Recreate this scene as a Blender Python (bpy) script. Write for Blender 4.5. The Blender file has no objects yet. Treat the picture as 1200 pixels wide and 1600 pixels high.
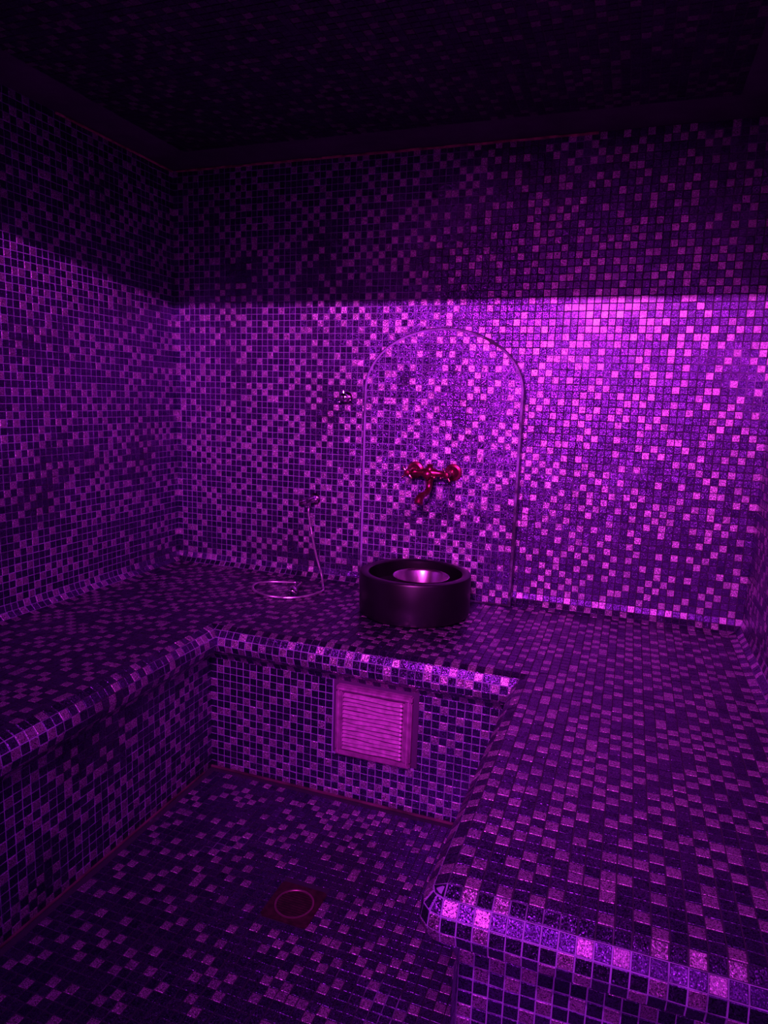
import bpy, math, random
import numpy as np
from mathutils import Vector, Matrix
random.seed(7); rng = np.random.default_rng(7)
sc = bpy.context.scene
COL = sc.collection
S = 0.025                     # one mosaic module (tile + joint) in metres; all plans below are in modules
ZF = -68.0                    # floor level in modules
def W(x, y, z): return Vector((x*S, y*S, (z-ZF)*S))

# ------------------------------------------------------------------ camera
F_PX, YAW, PITCH, ROLL = 1070.4, 0.34, 0.166, 0.033
YAW, PITCH, ROLL = 0.3402, 0.1660, 0.0330
CAMP = np.array([73.893, -101.46, -16.632])
F_PX = 1070.43
def cam_axes():
    cy, sy, cp, sp = math.cos(YAW), math.sin(YAW), math.cos(PITCH), math.sin(PITCH)
    f = np.array([-sy*cp, cy*cp, -sp]); r = np.array([cy, sy, 0.]); u = np.cross(r, f)
    c, s = math.cos(ROLL), math.sin(ROLL)
    return c*r+s*u, -s*r+c*u, f
AR, AU, AF = cam_axes()
cd = bpy.data.cameras.new('camera'); cam = bpy.data.objects.new('camera', cd); COL.objects.link(cam)
cd.sensor_fit = 'HORIZONTAL'; cd.sensor_width = 36; cd.lens = F_PX/1200*36; cd.clip_start = .02
m = Matrix.Identity(4)
for i in range(3):
    m[i][0] = AR[i]; m[i][1] = AU[i]; m[i][2] = -AF[i]
m.translation = W(*CAMP)
cam.matrix_world = m
sc.camera = cam

# ------------------------------------------------------------------ world, lights, exposure
w = bpy.data.worlds.new('world'); sc.world = w; w.use_nodes = True
w.node_tree.nodes['Background'].inputs[0].default_value = (.2, .02, .3, 1)
w.node_tree.nodes['Background'].inputs[1].default_value = 0.0
def area(name, loc, sx, sy, power, col, aim, spread=3.14159):
    d = bpy.data.lights.new(name, 'AREA'); d.shape = 'RECTANGLE'; d.size = sx; d.size_y = sy
    d.energy = power; d.color = col; d.spread = spread
    o = bpy.data.objects.new(name, d); COL.objects.link(o); o.location = loc
    o.rotation_euler = Vector(aim).to_track_quat('-Z', 'Y').to_euler()
    return o
# the LED strip over the door, behind the lintel beam, and an added light standing in for its wall glow
area('led_strip', W(66, -105.6, 11.2), .52, .004, 25, (1., .08, .72), (0, 1, -.02), 2.1)
area('led_strip_violet', W(63, -105.6, 11.2), .6, .004, 30, (.78, .05, 1.), (0, 1, -.02), 2.8)
area('glow_fill', W(62, -106.2, 8.6), .7, .10, 1.9, (1., .05, .9), (0, 1, .0), 1.7)
# added low fill light, no known lamp, to brighten the near bench face
area('fill_low', W(66, -106.2, -36), .5, .03, 1.3, (.85, .05, 1.), (0, 1, -.45), 1.7)
sc.view_settings.view_transform = 'Standard'; sc.view_settings.look = 'None'
sc.view_settings.exposure = 0.0; sc.view_settings.gamma = 1.0
sc.view_settings.use_curve_mapping = False
sc.cycles.max_bounces = 5; sc.cycles.sample_clamp_indirect = 3.0

# ------------------------------------------------------------------ materials
def mat(name):
    m = bpy.data.materials.new(name); m.use_nodes = True
    nt = m.node_tree; return m, nt, nt.nodes['Principled BSDF'], nt.nodes.new, nt.links.new
def tile_mat(name, c1, c2, rough, metal, flake, spec=.5):
    m, nt, p, N, L = mat(name)
    oi = N('ShaderNodeObjectInfo'); at = N('ShaderNodeAttribute'); at.attribute_name = 'tint'
    ad = N('ShaderNodeMath'); ad.operation = 'ADD'; L(oi.outputs['Random'], ad.inputs[0]); L(at.outputs['Fac'], ad.inputs[1])
    fr = N('ShaderNodeMath'); fr.operation = 'FRACT'; L(ad.outputs[0], fr.inputs[0])
    mx = N('ShaderNodeMix'); mx.data_type = 'RGBA'; mx.inputs[6].default_value = (*c1, 1); mx.inputs[7].default_value = (*c2, 1)
    L(fr.outputs[0], mx.inputs[0])
    g = N('ShaderNodeNewGeometry')
    vo = N('ShaderNodeTexVoronoi'); vo.inputs['Scale'].default_value = 620; L(g.outputs['Position'], vo.inputs['Vector'])
    # glitter: each fleck has its own brightness and its own tilt
    sep = N('ShaderNodeSeparateColor'); L(vo.outputs['Color'], sep.inputs[0])
    mr = N('ShaderNodeMapRange'); mr.inputs[3].default_value = .15; mr.inputs[4].default_value = 2.1
    L(sep.outputs[0], mr.inputs[0])
    ml = N('ShaderNodeVectorMath'); ml.operation = 'SCALE'; L(mx.outputs[2], ml.inputs[0]); L(mr.outputs[0], ml.inputs['Scale'])
    L(ml.outputs[0], p.inputs['Base Color'])
    sb = N('ShaderNodeVectorMath'); sb.operation = 'SUBTRACT'; sb.inputs[1].default_value = (.5, .5, .5); L(vo.outputs['Color'], sb.inputs[0])
    sl = N('ShaderNodeVectorMath'); sl.operation = 'SCALE'; sl.inputs['Scale'].default_value = flake; L(sb.outputs[0], sl.inputs[0])
    av = N('ShaderNodeVectorMath'); av.operation = 'ADD'; L(g.outputs['Normal'], av.inputs[0]); L(sl.outputs[0], av.inputs[1])
    nv = N('ShaderNodeVectorMath'); nv.operation = 'NORMALIZE'; L(av.outputs[0], nv.inputs[0])
    L(nv.outputs[0], p.inputs['Normal'])
    p.inputs['Metallic'].default_value = metal; p.inputs['Roughness'].default_value = rough
    p.inputs['Specular IOR Level'].default_value = spec
    p.inputs['Coat Weight'].default_value = .14; p.inputs['Coat Roughness'].default_value = .16
    return m
M = {}
M['dark'] = tile_mat('dark_glitter_glass_tile', (.055, .026, .13), (.105, .048, .20), .33, .93, .45)
M['light'] = tile_mat('light_glitter_glass_tile', (.37, .24, .42), (.56, .39, .56), .43, .88, .52)
M['dark_aged'] = tile_mat('shaded_dark_ceiling_tile', (.02, .01, .045), (.04, .018, .07), .45, .9, .4)  # darker copies of the wall tiles; the ceiling's shade is in the colour
M['light_aged'] = tile_mat('shaded_light_ceiling_tile', (.10, .07, .10), (.17, .12, .16), .5, .9, .5)
m_, nt, p, N, L = mat('grout'); M['grout'] = m_
g = N('ShaderNodeNewGeometry')
n1 = N('ShaderNodeTexNoise'); n1.inputs['Scale'].default_value = 2.6; n1.inputs['Detail'].default_value = 3; L(g.outputs['Position'], n1.inputs['Vector'])
n2 = N('ShaderNodeTexNoise'); n2.inputs['Scale'].default_value = 34; n2.inputs['Detail'].default_value = 2; L(g.outputs['Position'], n2.inputs['Vector'])
ad = N('ShaderNodeMath'); ad.operation = 'MULTIPLY_ADD'; ad.inputs[1].default_value = .3; L(n2.outputs['Fac'], ad.inputs[0]); L(n1.outputs['Fac'], ad.inputs[2])
cr = N('ShaderNodeValToRGB'); L(ad.outputs[0], cr.inputs[0])
cr.color_ramp.elements[0].position = .58; cr.color_ramp.elements[0].color = (.03, .02, .05, 1)
cr.color_ramp.elements[1].position = .75; cr.color_ramp.elements[1].color = (.36, .26, .6, 1)
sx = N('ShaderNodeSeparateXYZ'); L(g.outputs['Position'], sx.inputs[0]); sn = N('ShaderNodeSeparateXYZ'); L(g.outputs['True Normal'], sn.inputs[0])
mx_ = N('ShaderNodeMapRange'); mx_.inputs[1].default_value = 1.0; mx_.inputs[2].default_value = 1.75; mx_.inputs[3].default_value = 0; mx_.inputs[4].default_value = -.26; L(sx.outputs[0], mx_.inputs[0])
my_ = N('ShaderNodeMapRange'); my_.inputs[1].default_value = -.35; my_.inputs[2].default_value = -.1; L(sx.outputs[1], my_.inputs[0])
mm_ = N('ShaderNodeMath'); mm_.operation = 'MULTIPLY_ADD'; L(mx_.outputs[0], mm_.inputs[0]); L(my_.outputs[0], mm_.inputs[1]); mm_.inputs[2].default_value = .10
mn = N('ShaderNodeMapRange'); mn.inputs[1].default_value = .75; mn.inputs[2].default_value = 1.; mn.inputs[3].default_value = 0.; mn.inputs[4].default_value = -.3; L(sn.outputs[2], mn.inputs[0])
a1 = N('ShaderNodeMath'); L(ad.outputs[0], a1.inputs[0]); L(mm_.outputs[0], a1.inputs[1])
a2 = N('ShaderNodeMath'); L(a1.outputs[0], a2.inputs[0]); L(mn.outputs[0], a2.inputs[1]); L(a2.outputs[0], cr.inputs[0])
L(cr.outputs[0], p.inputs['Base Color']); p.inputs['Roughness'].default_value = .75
def flat(name, col, rough=.5, metal=0., noise=None, coat=0.):
    m, nt, p, N, L = mat(name)
    p.inputs['Base Color'].default_value = (*col, 1); p.inputs['Roughness'].default_value = rough; p.inputs['Metallic'].default_value = metal
    p.inputs['Coat Weight'].default_value = coat
    if noise:
        g = N('ShaderNodeTexCoord'); t = N('ShaderNodeTexNoise'); t.inputs['Scale'].default_value = noise[0]; t.inputs['Detail'].default_value = 5
        L(g.outputs['Object'], t.inputs['Vector'])
        r = N('ShaderNodeValToRGB'); L(t.outputs['Fac'], r.inputs[0])
        r.color_ramp.elements[0].position = .35; r.color_ramp.elements[0].color = (*[c*noise[1] for c in col], 1)
        r.color_ramp.elements[1].position = .7; r.color_ramp.elements[1].color = (*col, 1)
        L(r.outputs[0], p.inputs['Base Color'])
        b = N('ShaderNodeBump'); b.inputs['Strength'].default_value = .12; L(t.outputs['Fac'], b.inputs['Height']); L(b.outputs[0], p.inputs['Normal'])
    M[name] = m; return m
flat('dark_plaster', (.10, .07, .12), .9, 0, (9, .6))
flat('rusty_trim', (1., .3, .4), .4, .1, (30, .3))
flat('black_stone', (.007, .005, .010), .36, 0, (14, .5), .0)
flat('dark_bead', (.04, .02, .07), .7)
flat('vent_frame', (.42, .13, .40), .5, 0, (45, .55))
flat('vent_shadow', (.10, .035, .13), .7)  # dark colour painting the shadow round the vent frame
flat('vent_bead', (.95, .5, .9), .3)
flat('drain_ring', (.4, .15, .25), .35, .8)
flat('polished_steel', (.95, .75, .85), .24, 1.)
flat('chrome', (.85, .75, .85), .14, 1.)
flat('hose_metal', (.85, .75, .85), .3, .9)
flat('dark_chrome', (.3, .2, .3), .2, 1.)
flat('aged_copper', (.46, .05, .13), .3, .9, (60, .55))
flat('copper_lever', (.9, .45, .3), .2, 1.)
flat('vent_plastic', (.66, .24, .62), .55, 0, (45, .55))
flat('drain_metal', (.12, .035, .06), .42, .6, (60, .4))
flat('drain_black', (.01, .008, .012), .7)
flat('silicone_joint', (.2, .05, .13), .6, 0, (9, .2))

# ------------------------------------------------------------------ mesh helpers
def put(name, me, parent=None, mtl=None, smooth=None):
    o = bpy.data.objects.new(name, me); COL.objects.link(o)
    if parent is not None: o.parent = parent
    if mtl is not None: me.materials.append(M[mtl])
    if smooth is not None:
        me.polygons.foreach_set('use_smooth', [True]*len(me.polygons))
        me.set_sharp_from_angle(angle=math.radians(smooth))
    return o
def tag(o, label=None, cat=None, group=None, kind=None):
    if label: o['label'] = label
    if cat: o['category'] = cat
    if group: o['group'] = group
    if kind: o['kind'] = kind
    return o
def thing(name, label, cat, loc, group=None):
    o = bpy.data.objects.new(name, None); COL.objects.link(o); o.location = loc; o.empty_display_size = .05
    return tag(o, label, cat, group)
class MB:
    """collects shapes in world metres; build() shifts them into the parent's frame"""
    def __init__(s): s.v = []; s.f = []
    def add(s, vs, fs):
        b = len(s.v); s.v += [tuple(v) for v in vs]; s.f += [tuple(b+i for i in f) for f in fs]; return s
    def box(s, c, size, rot=None, bev=0.):
        hx, hy, hz = [d/2 for d in size]
        R = rot or Matrix.Identity(3)
        if bev <= 0:
            vs = [Vector((x, y, z)) for x in (-hx, hx) for y in (-hy, hy) for z in (-hz, hz)]
            fs = [(0,1,3,2),(4,6,7,5),(0,4,5,1),(2,3,7,6),(0,2,6,4),(1,5,7,3)]
        else:
            import bmesh
            bm = bmesh.new(); bmesh.ops.create_cube(bm, size=1)
            for v in bm.verts: v.co = Vector((v.co.x*size[0], v.co.y*size[1], v.co.z*size[2]))
            bmesh.ops.bevel(bm, geom=bm.edges[:], offset=bev, segments=2, affect='EDGES')
            bm.verts.ensure_lookup_table()
            vs = [v.co.copy() for v in bm.verts]; fs = [tuple(v.index for v in f.verts) for f in bm.faces]; bm.free()
        return s.add([R @ v + Vector(c) for v in vs], fs)
    def lathe(s, prof, o, axis=(0, 0, 1), n=32, squash=1.):
        q = Vector(axis).normalized().to_track_quat('Z', 'Y'); o = Vector(o)
        vs = []; fs = []; k = len(prof)
        for j in range(n):
            a = 2*math.pi*j/n
            for r, h in prof: vs.append(o + q @ Vector((r*math.cos(a), r*math.sin(a)*squash, h)))
        for j in range(n):
            j2 = (j+1) % n
            for i in range(k-1): fs.append((j*k+i, j2*k+i, j2*k+i+1, j*k+i+1))
        if prof[0][0] > 1e-6: fs.append(tuple(j*k for j in range(n))[::-1])
        if prof[-1][0] > 1e-6: fs.append(tuple(j*k+k-1 for j in range(n)))
        return s.add(vs, fs)
    def tube(s, pts, rad, n=12):
        pts = [Vector(p) for p in pts]
        if not hasattr(rad, '__len__'): rad = [rad]*len(pts)
        t0 = (pts[1]-pts[0]).normalized(); up = Vector((0, 0, 1)) if abs(t0.z) < .9 else Vector((1, 0, 0))
        nrm = (up - t0*up.dot(t0)).normalized(); vs = []; fs = []
        for i, p in enumerate(pts):
            t = (pts[min(i+1, len(pts)-1)] - pts[max(i-1, 0)]).normalized()
            nrm = (nrm - t*nrm.dot(t)).normalized(); b = t.cross(nrm)
            for j in range(n):
                a = 2*math.pi*j/n; vs.append(p + (nrm*math.cos(a)+b*math.sin(a))*rad[i])
        for i in range(len(pts)-1):
            for j in range(n): fs.append((i*n+j, i*n+(j+1) % n, (i+1)*n+(j+1) % n, (i+1)*n+j))
        fs.append(tuple(range(n))[::-1]); fs.append(tuple((len(pts)-1)*n+j for j in range(n)))
        return s.add(vs, fs)
    def sphere(s, c, r, n=12, sz=1.):
        pr = [(max(1e-7, r*math.sin(math.pi*i/8)), -r*sz*math.cos(math.pi*i/8)) for i in range(9)]
        return s.lathe(pr, c, n=n)
    def build(s, name, mtl, parent=None, smooth=35):
        off = Vector((0, 0, 0)); q = parent
        while q is not None: off += q.location; q = q.parent
        me = bpy.data.meshes.new(name)
        me.from_pydata([Vector(v)-off for v in s.v], [], s.f); me.validate()
        import bmesh
        bm = bmesh.new(); bm.from_mesh(me); bmesh.ops.recalc_face_normals(bm, faces=bm.faces[:]); bm.to_mesh(me); bm.free()
        return put(name, me, parent, mtl, smooth)
def curve(pts, n=8):
    pts = [Vector(p) for p in pts]; P = [pts[0]]+pts+[pts[-1]]; out = []
    for i in range(1, len(P)-2):
        for k in range(n):
            t = k/n; a, b, c, d = P[i-1], P[i], P[i+1], P[i+2]
            out.append(.5*((2*b)+(c-a)*t+(2*a-5*b+4*c-d)*t*t+(3*b-a-3*c+d)*t**3))
    return out+[pts[-1]]

# ------------------------------------------------------------------ mosaic engine
GAP, H, CH = .046, .05, .028       # half joint, proud height, chamfer (modules)
FIELDS = {}                         # owner -> list of (corners (N,4,3), light (N,))
BASES = {}                          # owner -> list of quads for the grout bed
def pattern(nu, nv, dens=.30):
    """scattered light tiles that seldom touch, as on the sheets of this mosaic"""
    a = np.zeros((nu, nv), bool); R = rng.random((nu, nv)); p0 = min(.9, dens/(1.04-1.75*dens))
    for i in range(nu):
        for j in range(nv):
            pr = p0
            if i and a[i-1, j]: pr *= .14
            if j and a[i, j-1]: pr *= .14
            if i > 1 and a[i-2, j] and not a[i-1, j]: pr *= 1.2
            a[i, j] = R[i, j] < pr
    return a
def patch(owner, P, nu, nv, dens=.30, keep=None, base=True, jit=.012):
    """P(u,v)->point in modules, for integer u,v grids; counter-clockwise seen from outside"""
    U, V = np.meshgrid(np.arange(nu+1), np.arange(nv+1), indexing='ij')
    G = np.array([[P(U[i, j], V[i, j]) for j in range(nv+1)] for i in range(nu+1)], float)
    if base: BASES.setdefault(owner, []).append(np.stack([G[:-1, :-1], G[1:, :-1], G[1:, 1:], G[:-1, 1:]], 2).reshape(-1, 4, 3))
    C = np.stack([G[:-1, :-1], G[1:, :-1], G[1:, 1:], G[:-1, 1:]], 2).reshape(-1, 4, 3)
    lt = pattern(nu, nv, dens).reshape(-1)
    if keep is not None:
        c = C.mean(1); k = np.array([keep(*q) for q in c]); C = C[k]; lt = lt[k]
    FIELDS.setdefault(owner, []).append((C, lt))
def frames(C):
    e = lambda a, b: (C[:, b]-C[:, a]) / np.maximum(1e-9, np.linalg.norm(C[:, b]-C[:, a], axis=1, keepdims=True))
    d = []
    for i in range(4): d.append(e(i, (i+1) % 4)+e(i, (i-1) % 4))
    n = np.cross(C[:, 2]-C[:, 0], C[:, 3]-C[:, 1]); n /= np.maximum(1e-9, np.linalg.norm(n, axis=1, keepdims=True))
    return np.stack(d, 1), n
FQ = []
for k in range(4):
    FQ.append((k, (k+1) % 4, 4+(k+1) % 4, 4+k)); FQ.append((4+k, 4+(k+1) % 4, 8+(k+1) % 4, 8+k))
FQ.append((8, 9, 10, 11)); FQ = np.array(FQ)
def tile_verts(C):
    N_ = len(C); d, n = frames(C)
    tl = rng.normal(0, .011, (N_, 2)); hh = H+rng.normal(0, .006, N_)
    sg = np.array([[-1, -1], [1, -1], [1, 1], [-1, 1]])
    dh = hh[:, None]+(tl[:, None, :]*sg[None]).sum(2)
    jt = rng.normal(0, .008, (N_, 1, 3))
    r0 = C+d*GAP+jt-n[:, None]*.01
    r1 = C+d*GAP+jt+n[:, None]*(dh-.022)[:, :, None]
    r2 = C+d*(GAP+CH)+jt+n[:, None]*dh[:, :, None]
    return np.concatenate([r0, r1, r2], 1)
def to_world(a):
    a = np.array(a, float)*S; a[..., 2] -= ZF*S; return a
def quad_mesh(name, V, F, mats, mi=None, tint=None):
    me = bpy.data.meshes.new(name)
    me.vertices.add(len(V)); me.vertices.foreach_set('co', V.reshape(-1).astype(np.float32))
    nf = len(F); me.loops.add(nf*4); me.loops.foreach_set('vertex_index', F.reshape(-1).astype(np.int32))
    me.polygons.add(nf); me.polygons.foreach_set('loop_start', (np.arange(nf)*4).astype(np.int32))
    for k in mats: me.materials.append(M[k])
    if mi is not None: me.polygons.foreach_set('material_index', mi.astype(np.int32))
    if tint is not None:
        a = me.attributes.new('tint', 'FLOAT', 'FACE'); a.data.foreach_set('value', tint.astype(np.float32))
    me.polygons.foreach_set('use_smooth', np.zeros(nf, bool))
    me.update(calc_edges=True); me.validate()
    return me
def bed(owner, name, parent=None):
    Q = np.concatenate(BASES[owner]); V = to_world(Q.reshape(-1, 3))
    return put(name, quad_mesh(name, V, np.arange(len(V)).reshape(-1, 4), ['grout']), parent)
PROTO = {}
def proto(light, k, sfx=''):
    key = (light, k, sfx)
    if key not in PROTO:
        C = np.array([[[-.5, -.5, 0], [.5, -.5, 0], [.5, .5, 0], [-.5, .5, 0]]], float)
        V = tile_verts(C)[0]*S
        PROTO[key] = quad_mesh('tile', V, FQ, [('light' if light else 'dark')+sfx])
    return PROTO[key]
CAMW = W(*CAMP)
def score(C):
    c = C.mean(1); _, n = frames(C)
    d = C-CAMP; z = d@AF; z = np.where(z < 1, 1e9, z)
    x = 600+F_PX*(d@AR)/z; y = 800-F_PX*(d@AU)/z
    A = .5*np.abs(sum(x[:, i]*y[:, (i+1) % 4]-x[:, (i+1) % 4]*y[:, i] for i in range(4)))
    ok = (x.mean(1) > 0) & (x.mean(1) < 1200) & (y.mean(1) > 0) & (y.mean(1) < 1600) & (((CAMP-c)*n).sum(1) > 0) & (z.max(1) < 1e8)
    return A*ok
def lay_tiles(owner, parent, limit=300, sfx=''):
    """the tiles that show largest are objects of their own; the rest one joined part"""
    C = np.concatenate([a for a, _ in FIELDS[owner]]); lt = np.concatenate([b for _, b in FIELDS[owner]])
    sc_ = score(C); order = np.argsort(-sc_); picked = []
    dg = bpy.context.evaluated_depsgraph_get(); _, n = frames(C)
    for i in order[:6000]:
        if sc_[i] < 12 or len(picked) >= limit: break
        t = C[i].mean(0)+n[i]*.3; tw = W(*t); dv = CAMW-tw
        hit = sc.ray_cast(dg, tw, dv.normalized(), distance=dv.length)[0]
        if not hit: picked.append(i)
    picked = np.array(picked, int)
    for i in picked:
        c = C[i]; u = c[1]-c[0]; v = c[3]-c[0]; lu, lv = np.linalg.norm(u), np.linalg.norm(v)
        rect = abs(np.linalg.norm(c[2]-c[3])-lu) < .04*lu and abs(np.linalg.norm(c[2]-c[1])-lv) < .04*lv and abs(u@v) < .05*lu*lv
        if rect:
            o = bpy.data.objects.new('tile', proto(bool(lt[i]), random.randrange(8), sfx))
            nn = n[i]; uu = u/lu; vv = np.cross(nn, uu)
            mm = Matrix.Identity(4)
            for r in range(3): mm[r][0] = uu[r]*lu; mm[r][1] = vv[r]*lv; mm[r][2] = nn[r]
            mm.translation = W(*c.mean(0))
        else:
            V = to_world(tile_verts(c[None])[0]); cc = V.mean(0)
            o = bpy.data.objects.new('tile', quad_mesh('tile', V-cc, FQ, ['light' if lt[i] else 'dark']))
            mm = Matrix.Translation(Vector(cc))
        COL.objects.link(o); o.parent = parent; o.matrix_basis = Matrix.Translation(-parent_loc(parent)) @ mm
    rest = np.ones(len(C), bool); rest[picked] = False
    C = C[rest]; lt = lt[rest]
    if len(C):
        V = to_world(tile_verts(C).reshape(-1, 3)); nf = len(C)
        F = (FQ[None]+12*np.arange(nf)[:, None, None]).reshape(-1, 4)
        mi = np.repeat(lt.astype(int), 9); ti = np.repeat(rng.random(nf), 9)
        V -= np.array(parent_loc(parent))
        o = put('mosaic', quad_mesh('mosaic', V, F, ['dark'+sfx, 'light'+sfx], mi, ti), parent); o['kind'] = 'stuff'
def parent_loc(q):
    v = Vector((0, 0, 0))
    while q is not None: v += q.location; q = q.parent
    return v

# ------------------------------------------------------------------ plan (modules)
XL, XR, YB, YF, ZC, TOP = -1.0, 90.5, 0.0, -107.0, 19.0, -46.9
RC = 1.9                                     # cove and bullnose radius
XA, YM, XB, YE = 23.87, -26.87, 65.43, -63.07   # centre lines where the bench edge starts to turn down
def lerp(a, b, n): return lambda i: a+(b-a)*i/n
gx = [XL+RC+i for i in range(23)] + list(np.linspace(XA, XB, 43))[:-1] + list(np.linspace(XB, XR-RC, 24))
# arch panel outline
AX0, AX1, ACX, ASP, AH, AD = 34.85, 59.15, 47.0, -15.6, 9.2, 2.0
def in_arch(x, z, m=0.):
    hw = (AX1-AX0)/2-m
    if abs(x-ACX) > hw: return False
    if z < ASP: return True
    return ((x-ACX)/hw)**2+((z-ASP)/(AH-m))**2 < 1
NROW = int(ZC-(TOP+RC))                       # wall rows
# back wall, seen from -y : u along +x, v along +z  (normal -y)
patch('back', lambda u, v: (XL+u*(XR-XL)/92, YB, TOP+RC+v), 92, NROW, .24, keep=lambda x, y, z: not in_arch(x, z, 1.3))
def cove(t): a = math.radians(90*t/3); return RC*(1-math.sin(a)), RC*(1-math.cos(a))   # (out from wall, above seat) t=0 wall
def cove(t):
    a = math.radians(90*t/3); return RC*(1-math.cos(a)), RC*(1-math.sin(a))
patch('back', lambda u, v: (XL+u*(XR-XL)/92, YB-cove(3-v)[0], TOP+cove(3-v)[1]), 92, 3, .28, keep=lambda x, y, z: not in_arch(x, z, 1.2))
NY = 107
patch('left', lambda u, v: (XL, YF+u, TOP+RC+v), NY, NROW, .24)
patch('left', lambda u, v: (XL+cove(3-v)[0], YF+u, TOP+cove(3-v)[1]), NY, 3, .27)
patch('right', lambda u, v: (XR, YB-u, TOP+RC+v), NY, NROW, .25)
patch('right', lambda u, v: (XR-cove(3-v)[0], YB-u*62/62, TOP+cove(3-v)[1]), 63, 3, .30)
patch('right', lambda u, v: (XR, YE-u, ZF+v*(TOP+RC-ZF)/23), 44, 23, .30)
patch('front', lambda u, v: (XR-u*(XR-XL)/92, YF, ZF+v), 92, int(ZC-ZF), .30)
CB = 7.5                                      # plain border of the ceiling
patch('ceiling', lambda u, v: (XL+CB+u, YB-CB-v, ZC-.02), int(XR-XL-2*CB), int(107-2*CB), .2, base=False)
# floor, normal +z : u +x, v +y
FX0, FY0 = 23.0, -26.0
patch('floor', lambda u, v: (FX0+u*(66.3-FX0)/43, YF+v*(FY0-YF)/81, ZF), 43, 81, .2,
      keep=lambda x, y, z: not (abs(x-45.7) < 2.9 and abs(y+45.3) < 2.9) and x > 23.6 and y < -26.6)
patch('floor', lambda u, v: (66.3+u*(XR-66.3)/24, YF+v, ZF), 24, 45, .235)
# seat top
patch('seat', lambda u, v: (XL+RC+u, YF+v*(YM-YF)/80, TOP), 23, 80, .27)                    # left arm
patch('seat', lambda u, v: (gx[u], YM+v*(-RC-YM)/25, TOP), 88, 25, .27)                      # along the back wall
patch('seat', lambda u, v: (XB+u*(XR-RC-XB)/23, YE+v*(YM-YE)/36, TOP), 23, 36, .30)          # right arm
# edge profile: list of (outward offset from centre line, z)
def profile():
    pts = [(0., TOP)]; x, z = 0., TOP
    for a in (24, 52, 80, 110, 140, 152, 122):     # five rows round the nose, two in the hollow beneath
        x += math.cos(math.radians(a)); z -= math.sin(math.radians(a)); pts.append((x, z))
    return pts
PR = profile(); FO = PR[-1][0]; ZK = PR[-1][1]
NR = 15
def prow(v):                                  # v counted from the bottom up
    k = 7-v
    return PR[k]
def edge(owner, f, nu, dens=.3): patch(owner, f, nu, 7, dens)
E3 = 3
# left arm edge (faces +x): u must run so the normal is +x: u along +y, v up
edge('edge', lambda u, v: (XA+prow(v)[0], YF+u, prow(v)[1]), 83, .3)
# middle edge (faces -y): u along +x
edge('edge', lambda u, v: (XA-1+u*(XB-XA+2)/44, YM-prow(v)[0], prow(v)[1]), 44, .3)
# right arm edge (faces -x): u along -y
edge('edge', lambda u, v: (XB-prow(v)[0], YM+2-u*(YM+2-YE)/38, prow(v)[1]), 38, .3)
# near end (faces -y): u along +x
edge('edge', lambda u, v: (XB+u*(XR-XB)/25, YE-prow(v)[0], prow(v)[1]), 25, .27)
# rounded outer corner
def corner(u, v):
    o, z = prow(v)
    if o >= 0:
        a = math.radians(180+90*u/3); return (XB+o*math.cos(a), YE+o*math.sin(a), z)
    return (XB-o, YE-o, z)
U3 = [(u, v) for u in range(3) for v in range(7)]
Cc = []
Cc.append([corner(0, 6), corner(1.5, 6), corner(3, 6), (XB, YE, TOP)])
for u, v in U3:
    q = [corner(u, v), corner(u+1, v), corner(u+1, v+1), corner(u, v+1)]
    if min(np.linalg.norm(np.array(q[0])-q[1]), np.linalg.norm(np.array(q[3])-q[2])) > .35: Cc.append(q)
    BASES['edge'].append(np.array([q], float))
FIELDS['edge'].append((np.array(Cc, float), rng.random(len(Cc)) < .25))
# risers
def rz(v): return ZF+(ZK-ZF)*v/NR
NR = 16
patch('riser', lambda u, v: (XA+FO, YF+u*(FY0+1-YF)/82, rz(v)), 82, NR, .25)
VX0, VX1, VZ0, VZ1 = 41.9, 51.9, -61.6, -52.3  # vent opening
patch('riser', lambda u, v: (XA+FO-1+u*(XB-FO-XA-FO+2)/45, YM-FO, rz(v)), 45, NR, .25,
      keep=lambda x, y, z: not (VX0-.3 < x < VX1+.3 and VZ0-.3 < z < VZ1+.8))
patch('riser', lambda u, v: (XB-FO, YM-FO+1-u*(YM-FO+1-YE-FO)/37, rz(v)), 37, NR, .25)
patch('riser', lambda u, v: (XB-FO+u*(XR-XB+FO)/24, YE-FO, rz(v)), 24, NR, .25)

# ------------------------------------------------------------------ structure
def structure(name): return lambda o: tag(o, kind='structure')
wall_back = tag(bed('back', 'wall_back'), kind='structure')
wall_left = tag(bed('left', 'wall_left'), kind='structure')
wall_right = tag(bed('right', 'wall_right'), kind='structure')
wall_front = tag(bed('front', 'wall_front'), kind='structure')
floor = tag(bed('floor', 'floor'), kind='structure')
mb = MB(); mb.box(W((XL+XR)/2, (YB+YF)/2, ZC+2), ((XR-XL+8)*S, (YB-YF+8)*S, 4*S))
ceiling = tag(mb.build('ceiling', 'dark_plaster', None, None), kind='structure')
mb = MB(); mb.box(W((XL+XR)/2, -88, (9.15+ZC)/2+.5), ((XR-XL-.1)*S, 4*S, (ZC-9.15+1)*S), bev=.003)
beam = tag(mb.build('ceiling_beam', 'dark_plaster', None, None), kind='structure')
tag(beam, 'dark plaster beam crossing the ceiling in front of the door wall')
# thin rusty angle along the wall tops
mb = MB()
for k in range(38):
    x0 = XL+1+k*1.75
    mb.box(W(x0+.87, -.22, ZC-.2+.03*math.sin(k*1.7)), (1.72*S, .35*S, (.16+.10*abs(math.sin(k*.9)))*S))
tag(mb.build('trim_1', 'rusty_trim', None, None), kind='structure')
mb = MB()
for k in range(14): mb.box(W(XL+.22, -1.2-k*1.75, ZC-.2), (.35*S, 1.72*S, (.15+.05*abs(math.sin(k*1.3)))*S))
tag(mb.build('trim_2', 'rusty_trim', None, None), kind='structure')

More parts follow.
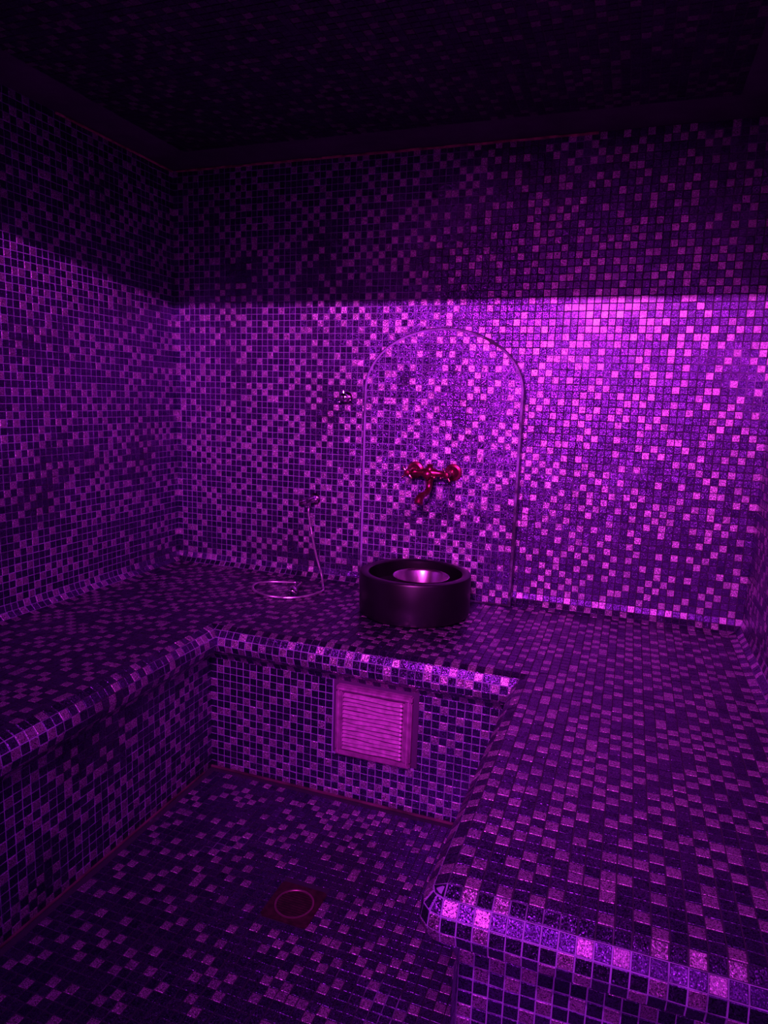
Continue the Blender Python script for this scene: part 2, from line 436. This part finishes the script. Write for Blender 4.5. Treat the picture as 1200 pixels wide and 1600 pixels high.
# bench: one continuous masonry body
bench = thing('tiled_bench', 'U-shaped masonry bench covered in purple-lit square mosaic tiles, running round three walls', 'bench', W(45, -10, TOP-21))
def part_bed(owner, name):
    o = bed(owner, name, bench); o.location = -bench.location; return o
seat_top = part_bed('seat', 'seat_top'); rounded_edge = part_bed('edge', 'rounded_edge'); riser = part_bed('riser', 'riser')
# reddish sealing joints at the foot of the bench
mb = MB()
mb.tube([W(XA+FO+.1, -28+.0, ZF+.12), W(XA+FO+.1, YF+1, ZF+.12)], .16*S, 8)
mb.tube([W(XA+FO, YM-FO-.1, ZF+.12), W(XB-FO, YM-FO-.1, ZF+.12)], .2*S, 8)
mb.build('sealing_joint', 'silicone_joint', bench)

# raised arch panel behind the basin
panel = thing('arched_wall_panel', 'raised round-topped mosaic panel on the back wall behind the taps and black basin', 'panel', W(ACX, -AD/2, TOP+.1))
out = []
NA = 40
for k in range(NA+1):
    a = math.pi*k/NA; out.append((ACX+(AX1-AX0)/2*math.cos(a), ASP+AH*math.sin(a)))
outline = [(AX1, TOP+.05)] + out + [(AX0, TOP+.05)]
mb = MB(); n_ = len(outline)
vs = [W(x, -AD, z) for x, z in outline]+[W(x, -.05, z) for x, z in outline]
fs = [tuple(range(n_))[::-1]]+[(i, (i+1) % n_, n_+(i+1) % n_, n_+i) for i in range(n_)]
mb.add(vs, fs)
# bodies of the panel: rounded rim = a half-round bead of grout along the arris
body = mb.build('panel_body', 'grout', panel, None)
def clip(poly, hp):
    """clip polygon [(x,z)] against the convex outline"""
    for (x0, z0), (x1, z1) in hp:
        res = []
        for i in range(len(poly)):
            a, b = poly[i], poly[(i+1) % len(poly)]
            da = (x1-x0)*(a[1]-z0)-(z1-z0)*(a[0]-x0); db = (x1-x0)*(b[1]-z0)-(z1-z0)*(b[0]-x0)
            if da >= 0: res.append(a)
            if (da >= 0) != (db >= 0):
                t = da/(da-db); res.append((a[0]+(b[0]-a[0])*t, a[1]+(b[1]-a[1])*t))
        poly = res
        if not poly: return []
    return poly
def shrunk(m):
    r = []
    for k in range(NA+1):
        a = math.pi*k/NA; r.append((ACX+((AX1-AX0)/2-m)*math.cos(a), ASP+(AH-m)*math.sin(a)))
    q = [(AX1-m, TOP+.1)]+r+[(AX0+m, TOP+.1)]
    return [(q[i], q[(i+1) % len(q)]) for i in range(len(q))]
hp = shrunk(.32)
patL = pattern(26, 44, .24); full = []; fl = []; cutv = []; cutf = []; cutm = []
for i in range(25):
    for j in range(43):
        x0 = AX0+.3+i*.985; z0 = TOP+.25+j
        sq = [(x0, z0), (x0+.985, z0), (x0+.985, z0+1), (x0, z0+1)]
        pl = clip(sq, hp)
        if not pl: continue
        ar = abs(sum(pl[k][0]*pl[(k+1) % len(pl)][1]-pl[(k+1) % len(pl)][0]*pl[k][1] for k in range(len(pl))))/2
        if ar > .975: full.append([(x, -AD, z) for x, z in sq]); fl.append(patL[i, j])
        elif ar > .12:
            cx = sum(p[0] for p in pl)/len(pl); cz = sum(p[1] for p in pl)/len(pl); b = len(cutv); k = len(pl)
            for d, yy in ((.88, -AD+.01), (.88, -AD-H+.02), (.82, -AD-H)):
                cutv += [W(cx+(x-cx)*d, yy, cz+(z-cz)*d) for x, z in pl]
            for q in range(k):
                for r in (0, 1): cutf.append((b+r*k+q, b+r*k+(q+1) % k, b+(r+1)*k+(q+1) % k, b+(r+1)*k+q)); cutm.append(int(patL[i, j]))
            cutf.append(tuple(b+2*k+q for q in range(k))); cutm.append(int(patL[i, j]))
FIELDS['panel'] = [(np.array(full, float), np.array(fl))]
me = bpy.data.meshes.new('cut_tiles'); pl_ = panel.location
me.from_pydata([v-pl_ for v in cutv], [], cutf); me.materials.append(M['dark']); me.materials.append(M['light'])
me.polygons.foreach_set('material_index', cutm); me.update()
tag(put('cut_tiles', me, panel), kind='stuff')
# reveal tiles round the side of the panel
rv = [(AX1, TOP+.1+i*(ASP-TOP)/31) for i in range(32)]
arc = [(ACX+(AX1-AX0)/2*math.cos(a), ASP+AH*math.sin(a)) for a in np.linspace(0, math.pi, 36)]
rv += arc[1:]+[(AX0, ASP-i*(ASP-TOP)/31) for i in range(1, 32)]
RC_ = []
for i in range(len(rv)-1):
    (x0, z0), (x1, z1) = rv[i], rv[i+1]
    for k in range(2): RC_.append([(x0, -AD+k*.98, z0), (x0, -AD+k*.98+.98, z0), (x1, -AD+k*.98+.98, z1), (x1, -AD+k*.98, z1)])
RC_ = np.array(RC_, float)
FIELDS['reveal'] = [(RC_, rng.random(len(RC_)) < .12)]
reveal = put('reveal', bpy.data.meshes.new('reveal'), panel)
mb = MB(); mb.tube([W(x, -AD-.02, z) for x, z in rv], .06*S, 6); o = mb.build('arris_bead', 'dark_bead', panel)

bpy.context.view_layer.update()
bpy.data.objects.remove(reveal)
for own, par in (('back', wall_back), ('left', wall_left), ('right', wall_right), ('floor', floor), ('ceiling', ceiling), ('front', wall_front),
                 ('seat', seat_top), ('edge', rounded_edge), ('riser', riser), ('panel', panel)):
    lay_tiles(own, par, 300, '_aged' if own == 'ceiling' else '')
C = RC_; V = to_world(tile_verts(C).reshape(-1, 3))-np.array(panel.location); nf = len(C)
F = (FQ[None]+12*np.arange(nf)[:, None, None]).reshape(-1, 4)
tag(put('reveal_tiles', quad_mesh('reveal_tiles', V, F, ['dark', 'light'], np.repeat(FIELDS['reveal'][0][1].astype(int), 9), np.repeat(rng.random(nf), 9)), panel), kind='stuff')

# ------------------------------------------------------------------ black stone basin
BX, BY, BR, BH = 46.75, -10.5, 7.9, 6.0
TT = TOP+H+.02
basin = thing('stone_basin', 'thick-walled round black stone basin on the bench below the copper taps', 'basin', W(BX, BY, TT))
R = BR*S; h = BH*S; t = 1.25*S
mb = MB(); o0 = W(BX, BY, TT)
prof = [(R*.93, 0), (R*.985, .006), (R, .02), (R, h-.008), (R-.003, h-.002), (R-.008, h), (R-t+.006, h), (R-t, h-.005), (R-t-.004, h*.62), (R-t-.02, h*.52), (R*.4, h*.49), (.022, h*.475), (.020, h*.45), (1e-7, h*.45)]
mb.lathe(prof, o0, n=96); mb.build('basin_body', 'black_stone', basin, 40)
mb = MB(); mb.lathe([(1e-7, 0), (.019, 0), (.021, .002), (.018, .0035), (.008, .002), (1e-7, .002)], o0+Vector((0, 0, h*.452)), n=32)
mb.build('drain_fitting', 'dark_chrome', basin)
# steel bowl
bowl = thing('steel_bowl', 'small shiny steel hammam bowl standing inside the black stone basin', 'bowl', o0+Vector((.028, -.022, h*.5)))
c = bowl.location.copy(); br = .098; bh = .066
c.x += .0; pf = [(1e-7, .0), (.062, .0), (.072, .004), (.079, .012), (br-.004, bh-.006), (br, bh-.001), (br+.0015, bh), (br, bh+.001), (br-.003, bh-.001), (br-.006, bh-.007), (.077, .013), (.070, .006), (.06, .003), (1e-7, .003)]
mb = MB(); mb.lathe(pf, c, n=96); mb.build('bowl_shell', 'polished_steel', bowl, 60)

# ------------------------------------------------------------------ copper mixer tap
PY = -AD-H
tap = thing('copper_mixer_tap', 'reddish copper two-handle mixer tap on the arched panel above the basin', 'tap', W(46.6, PY, -27.4))
def L2(x, y, z): return W(x, y, z)
AY = -4.6                                    # pipe axis distance from wall
for sx in (43.6, 49.5):
    mb = MB(); mb.lathe([(.0325, 0), (.0325, .003), (.030, .007), (.022, .010), (.020, .014), (.014, .019), (.012, .024)], L2(sx, PY, -27.35), (0, -1, 0), 40)
    mb.build('wall_rosette', 'aged_copper', tap)
    mb = MB(); mb.tube([L2(sx, PY-.4, -27.35), L2(sx, AY, -27.35)], .0105, 20)
    mb.lathe([(.0135, -.006), (.0155, -.004), (.0155, .004), (.0135, .006)], L2(sx, (PY+AY)/2-.2, -27.35), (0, 1, 0), 6)
    mb.build('union_nut', 'aged_copper', tap, 30)
mb = MB()
mb.lathe([(.010, -.078), (.0125, -.074), (.0125, -.058), (.0105, -.052), (.011, -.035), (.0165, -.022), (.019, -.008), (.020, 0), (.019, .008), (.0165, .022), (.011, .035), (.0105, .052), (.0125, .058), (.0125, .074), (.010, .078)], L2(46.55, AY, -27.4), (1, 0, 0), 32)
mb.build('body', 'aged_copper', tap, 45)
mb = MB()
mb.lathe([(.0001, .034), (.009, .033), (.012, .029), (.010, .024), (.014, .018), (.0155, .010), (.0155, -.012), (.013, -.018), (.0145, -.022), (.0145, -.029), (.011, -.032)], L2(46.55, AY, -27.4), (0, 0, 1), 28)
mb.build('centre_column', 'aged_copper', tap, 45)
def cross_handle(x, z, rot, spokes=4):
    hb = MB(); o = L2(x, AY, z)
    hb.lathe([(.0095, .010), (.0085, .020), (.0075, .028), (.010, .031), (.0125, .036), (.0125, .044), (.009, .049), (.0001, .051)], o, (0, -1, 0), 24)
    hob = hb.build('handle', 'aged_copper', tap, 40)
    for k in range(spokes):
        a = rot+2*math.pi*k/spokes; d = Vector((math.cos(a), 0, math.sin(a))); q = o+Vector((0, -.040, 0))
        sb = MB(); sb.tube([q+d*.009, q+d*.019, q+d*.022], [.0026, .0022, .0028], 8); sb.sphere(q+d*.024, .0042, 10)
        so = sb.build('spoke', 'copper_lever', hob); so.location = -hob.location
cross_handle(43.6, -27.4, math.radians(42)); cross_handle(49.5, -27.4, math.radians(30))
hb = MB(); o = L2(46.55, AY, -27.5)
hb.lathe([(.011, .012), (.009, .02), (.012, .026), (.016, .03), (.0165, .039), (.011, .045), (.0001, .047)], o, (0, -1, 0), 24)
dv = hb.build('diverter_knob', 'aged_copper', tap, 40)
hb = MB(); q = o+Vector((0, -.034, 0)); d = Vector((math.cos(-.35), 0, math.sin(-.35)))
hb.tube([q+d*.010, q+d*.024, q+d*.027], [.0028, .0024, .003], 8); hb.sphere(q+d*.029, .0045, 10)
hb.build('lever', 'copper_lever', dv)
mb = MB()
sp = curve([L2(46.55, AY, -28.4), L2(46.55, AY, -29.2), L2(46.5, AY-.35, -29.9), L2(46.4, AY-1.3, -30.35), L2(46.25, AY-2.3, -30.45), L2(46.1, AY-3.1, -30.8), L2(46.0, AY-3.5, -31.6)], 6)
rr = [.012]*len(sp)
for i in range(len(sp)): rr[i] = .012-.0012*min(1, i/12)+max(0, (i-len(sp)+15)/15)*.0065
mb.tube(sp, rr, 22); mb.lathe([(.012, -.004), (.0145, -.003), (.0145, .003), (.012, .004)], L2(46.55, AY, -28.5), (0, 0, 1), 24)
mb.build('spout', 'aged_copper', tap, 50)

# ------------------------------------------------------------------ wall valve, shower outlet, hose, hand spray
vk = thing('chrome_wall_valve', 'small round dark chrome knob on the back wall left of the arched panel', 'valve', W(31.2, -H, -16.9))
mb = MB(); mb.lathe([(.023, 0), (.023, .003), (.020, .007), (.012, .010), (.011, .022)], vk.location, (0, -1, 0), 32); mb.build('wall_plate', 'dark_chrome', vk)
mb = MB(); o = vk.location+Vector((0, -.018, 0)); mb.lathe([(.012, 0), (.0165, .004), (.0175, .012), (.0165, .020), (.010, .025), (.0001, .026)], o, (0, -1, 0), 28); kn = mb.build('knob', 'chrome', vk, 40)
for k in range(3):
    a = math.radians(100+120*k); d = Vector((math.cos(a), 0, math.sin(a))); sb = MB(); q = o+Vector((0, -.012, 0)); sb.tube([q+d*.014, q+d*.026], [.0045, .0035], 8); sb.sphere(q+d*.027, .0042, 8)
    sb.build('grip', 'chrome', kn)
so_ = thing('shower_outlet', 'dark angled chrome shower outlet low on the back wall, hose screwed in beneath', 'outlet', W(25.9, -H, -33.5))
o = so_.location
mb = MB(); mb.lathe([(.024, 0), (.024, .003), (.019, .008), (.012, .012)], o, (0, -1, 0), 32); mb.build('wall_plate', 'dark_chrome', so_)
mb = MB(); mb.tube([o+Vector((0, -.006, 0)), o+Vector((-.004, -.034, -.002)), o+Vector((-.012, -.05, -.004))], [.0125, .0125, .011], 18)
mb.tube([o+Vector((.016, -.034, .010)), o+Vector((-.034, -.036, -.010))], [.0105, .012], 18)
mb.build('body', 'chrome', so_, 45)
mb = MB(); mb.lathe([(.0075, 0), (.012, .003), (.013, .012), (.0105, .019), (.0001, .021)], o+Vector((-.033, -.036, -.009)), (-1, -.05, -.35), 20); mb.build('knob', 'dark_chrome', so_, 40)
mb = MB(); a0 = o+Vector((-.010, -.038, -.008)); mb.lathe([(.006, 0), (.0075, .004), (.0075, .020), (.006, .024)], a0, (0, 0, -1), 16); mb.build('hose_socket', 'chrome', so_, 40)
hz = TT+.28
hw_ = [a0/1+Vector((0, 0, -.02)), a0+Vector((0, 0, -.055))]
pts = hw_ + [W(26.1, -1.7, -38.6), W(27.2, -2.2, -42.3), W(28.9, -3.6, -45.2), W(30.1, -5.6, hz+.15), W(31.0, -7.6, hz), W(30.6, -10.0, hz), W(29.4, -12.2, hz), W(27.6, -13.4, hz), W(25.0, -13.7, hz), W(22.1, -12.5, hz),
             W(20.4, -10.6, hz), W(19.9, -8.4, hz), W(21.1, -6.8, hz), W(22.9, -5.9, hz), W(25.0, -5.3, hz), W(26.0, -5.4, hz+.1)]
cv = curve(pts, 14)
# metal hose with its spiral ribs
dense = []
for a, b in zip(cv[:-1], cv[1:]):
    k = max(1, int((b-a).length/.0022))
    dense += [a.lerp(b, i/k) for i in range(k)]
hose = MB(); hose.tube(dense, [.0042+(.0006 if i % 2 else -.0003) for i in range(len(dense))], 10)
ho = hose.build('shower_hose', 'hose_metal'); tag(ho, 'thin ribbed metal shower hose hanging from the wall outlet and looped on the bench', 'hose')
hs = thing('hand_spray', 'slim chrome hand spray lying on the bench across the hose loop', 'hand spray', W(27.3, -9.5, TT))
A, B = W(26.3, -5.7, TT+.5), W(28.6, -13.4, TT+1.15); dr = (B-A).normalized()
mb = MB(); mb.tube([A, A+dr*.012, A+dr*.02, A+dr*.10, A+dr*.15, A+dr*.172], [.007, .0085, .0095, .0105, .0125, .0135], 18); mb.build('grip', 'dark_chrome', hs, 50)
mb = MB(); e = A+dr*.176; fdir = Vector((.1, -.55, -.5)).normalized()
mb.lathe([(.008, -.014), (.0135, -.008), (.017, .002), (.0185, .010), (.0165, .013), (.0001, .013)], e+Vector((0, 0, .004)), fdir, 24); mb.build('spray_head', 'chrome', hs, 45)
mb = MB(); mb.tube([A+dr*.05+Vector((0, 0, .010)), A+dr*.09+Vector((0, 0, .020)), A+dr*.14+Vector((0, 0, .017))], [.002, .0035, .003], 8); mb.build('trigger', 'chrome', hs)

# ------------------------------------------------------------------ steam vent grille in the riser
VY = YM-FO
vent = thing('steam_vent', 'square plastic louvred steam vent grille set in the tiled bench front', 'vent', W((VX0+VX1)/2, VY, VZ0))
def vbox(x0, x1, z0, z1, y0, y1, b=.002):
    mb.box(W((x0+x1)/2, (y0+y1)/2, (z0+z1)/2), ((x1-x0)*S, abs(y1-y0)*S, (z1-z0)*S), bev=b)
mb = MB(); vbox(VX0-.62, VX1+.68, VZ0-.12, VZ1+.85, VY-.12, VY+.02, .001); mb.build('shadow_plate', 'vent_shadow', vent, None)  # added dark plate: painted shadow border of the frame, also covers bare grout
for (x0, x1, z0, z1) in ((VX0, VX1, VZ1-.75, VZ1), (VX0, VX1, VZ0, VZ0+.65), (VX0, VX0+.95, VZ0+.66, VZ1-.76), (VX1-1.05, VX1, VZ0+.66, VZ1-.76)):
    mb = MB(); vbox(x0, x1, z0, z1, VY-.9, VY+.05, .004); mb.build('frame', 'vent_frame', vent, 40)
mb = MB()
for (x0, x1, z0, z1) in ((VX0+.35, VX1-.35, VZ1-.48, VZ1-.32), (VX0+.35, VX0+.5, VZ0+.4, VZ1-.5), (VX1-.5, VX1-.35, VZ0+.4, VZ1-.5)):
    vbox(x0, x1, z0, z1, VY-1.02, VY-.85, .001)
mb.build('frame_bead', 'vent_plastic', vent, 40)
mb = MB(); vbox(VX0+.8, VX1-.9, VZ0+.5, VZ1-.6, VY-.25, VY-.05, 0); mb.build('back_plate', 'vent_plastic', vent, None)
NL = 14; z0 = VZ0+.85; z1 = VZ1-.95
for k in range(NL):
    z = z0+(z1-z0)*(k+.5)/NL; mb = MB()
    sag = random.uniform(-.09, .09)
    P = [W(VX0+1.0+(VX1-VX0-2.3)*i/8, VY-.62+.07*math.sin(i*1.3+k*2.1), z+sag*math.sin(i*.8)) for i in range(9)]
    hgt = .42*(z1-z0)/NL
    vs = []; 
    for p_ in P:
        for dy, dz in ((.25, .9), (-.18, .35), (-.30, -.75), (.1, -.95), (.3, -.2)): vs.append(p_+Vector((0, dy*S, dz*hgt*S)))
    fs = [(i*5+j, i*5+(j+1) % 5, (i+1)*5+(j+1) % 5, (i+1)*5+j) for i in range(8) for j in range(5)]+[(4, 3, 2, 1, 0), (40, 41, 42, 43, 44)]
    mb.add(vs, fs); lv = mb.build('louvre', 'vent_plastic', vent, 50)
    mb = MB(); mb.sphere(W(VX1-1.32, VY-.92, z), .0050, 8); mb.build('end_bead', 'vent_bead', lv).location = -lv.location
# ------------------------------------------------------------------ floor drain
DX, DY = 45.7, -45.3
drain = thing('floor_drain', 'square metal floor drain with a round slotted grate, set among the floor tiles', 'drain', W(DX, DY, ZF))
mb = MB(); n_ = 48; vs = []; fs = []
for k in range(n_):
    a = 2*math.pi*(k+.5)/n_; cx, cy_ = math.cos(a), math.sin(a); q = 2.6/max(abs(cx), abs(cy_))
    for (r_, z_) in ((q, 0.0), (q, .09), (2.1, .09), (2.05, .02), (2.05, -.0)):
        vs.append(W(DX+cx*r_, DY+cy_*r_, ZF+z_))
for k in range(n_):
    for j in range(4): fs.append((k*5+j, ((k+1) % n_)*5+j, ((k+1) % n_)*5+j+1, k*5+j+1))
mb.add(vs, fs); mb.build('frame', 'drain_metal', drain, 30)
mb = MB(); mb.lathe([(2.04*S, -.0), (2.04*S, .11*S), (1.98*S, .135*S), (1.86*S, .135*S), (1.82*S, .1*S), (1.82*S, 0)], W(DX, DY, ZF+.01), n=64); mb.build('grate_ring', 'drain_ring', drain, 40)
mb = MB(); mb.lathe([(1e-7, .0005), (1.9*S, .0005), (1.9*S, 0.001)], W(DX, DY, ZF), n=40); mb.build('sump', 'drain_black', drain, None)
for k in range(11):
    t = -1.6+k*.32; L_ = math.sqrt(max(.05, 1.83**2-t*t))
    mb = MB(); mb.box(W(DX, DY+t, ZF+.06), (2*L_*S, .17*S, .08*S)); mb.build('grate_bar', 'drain_metal', drain, None)
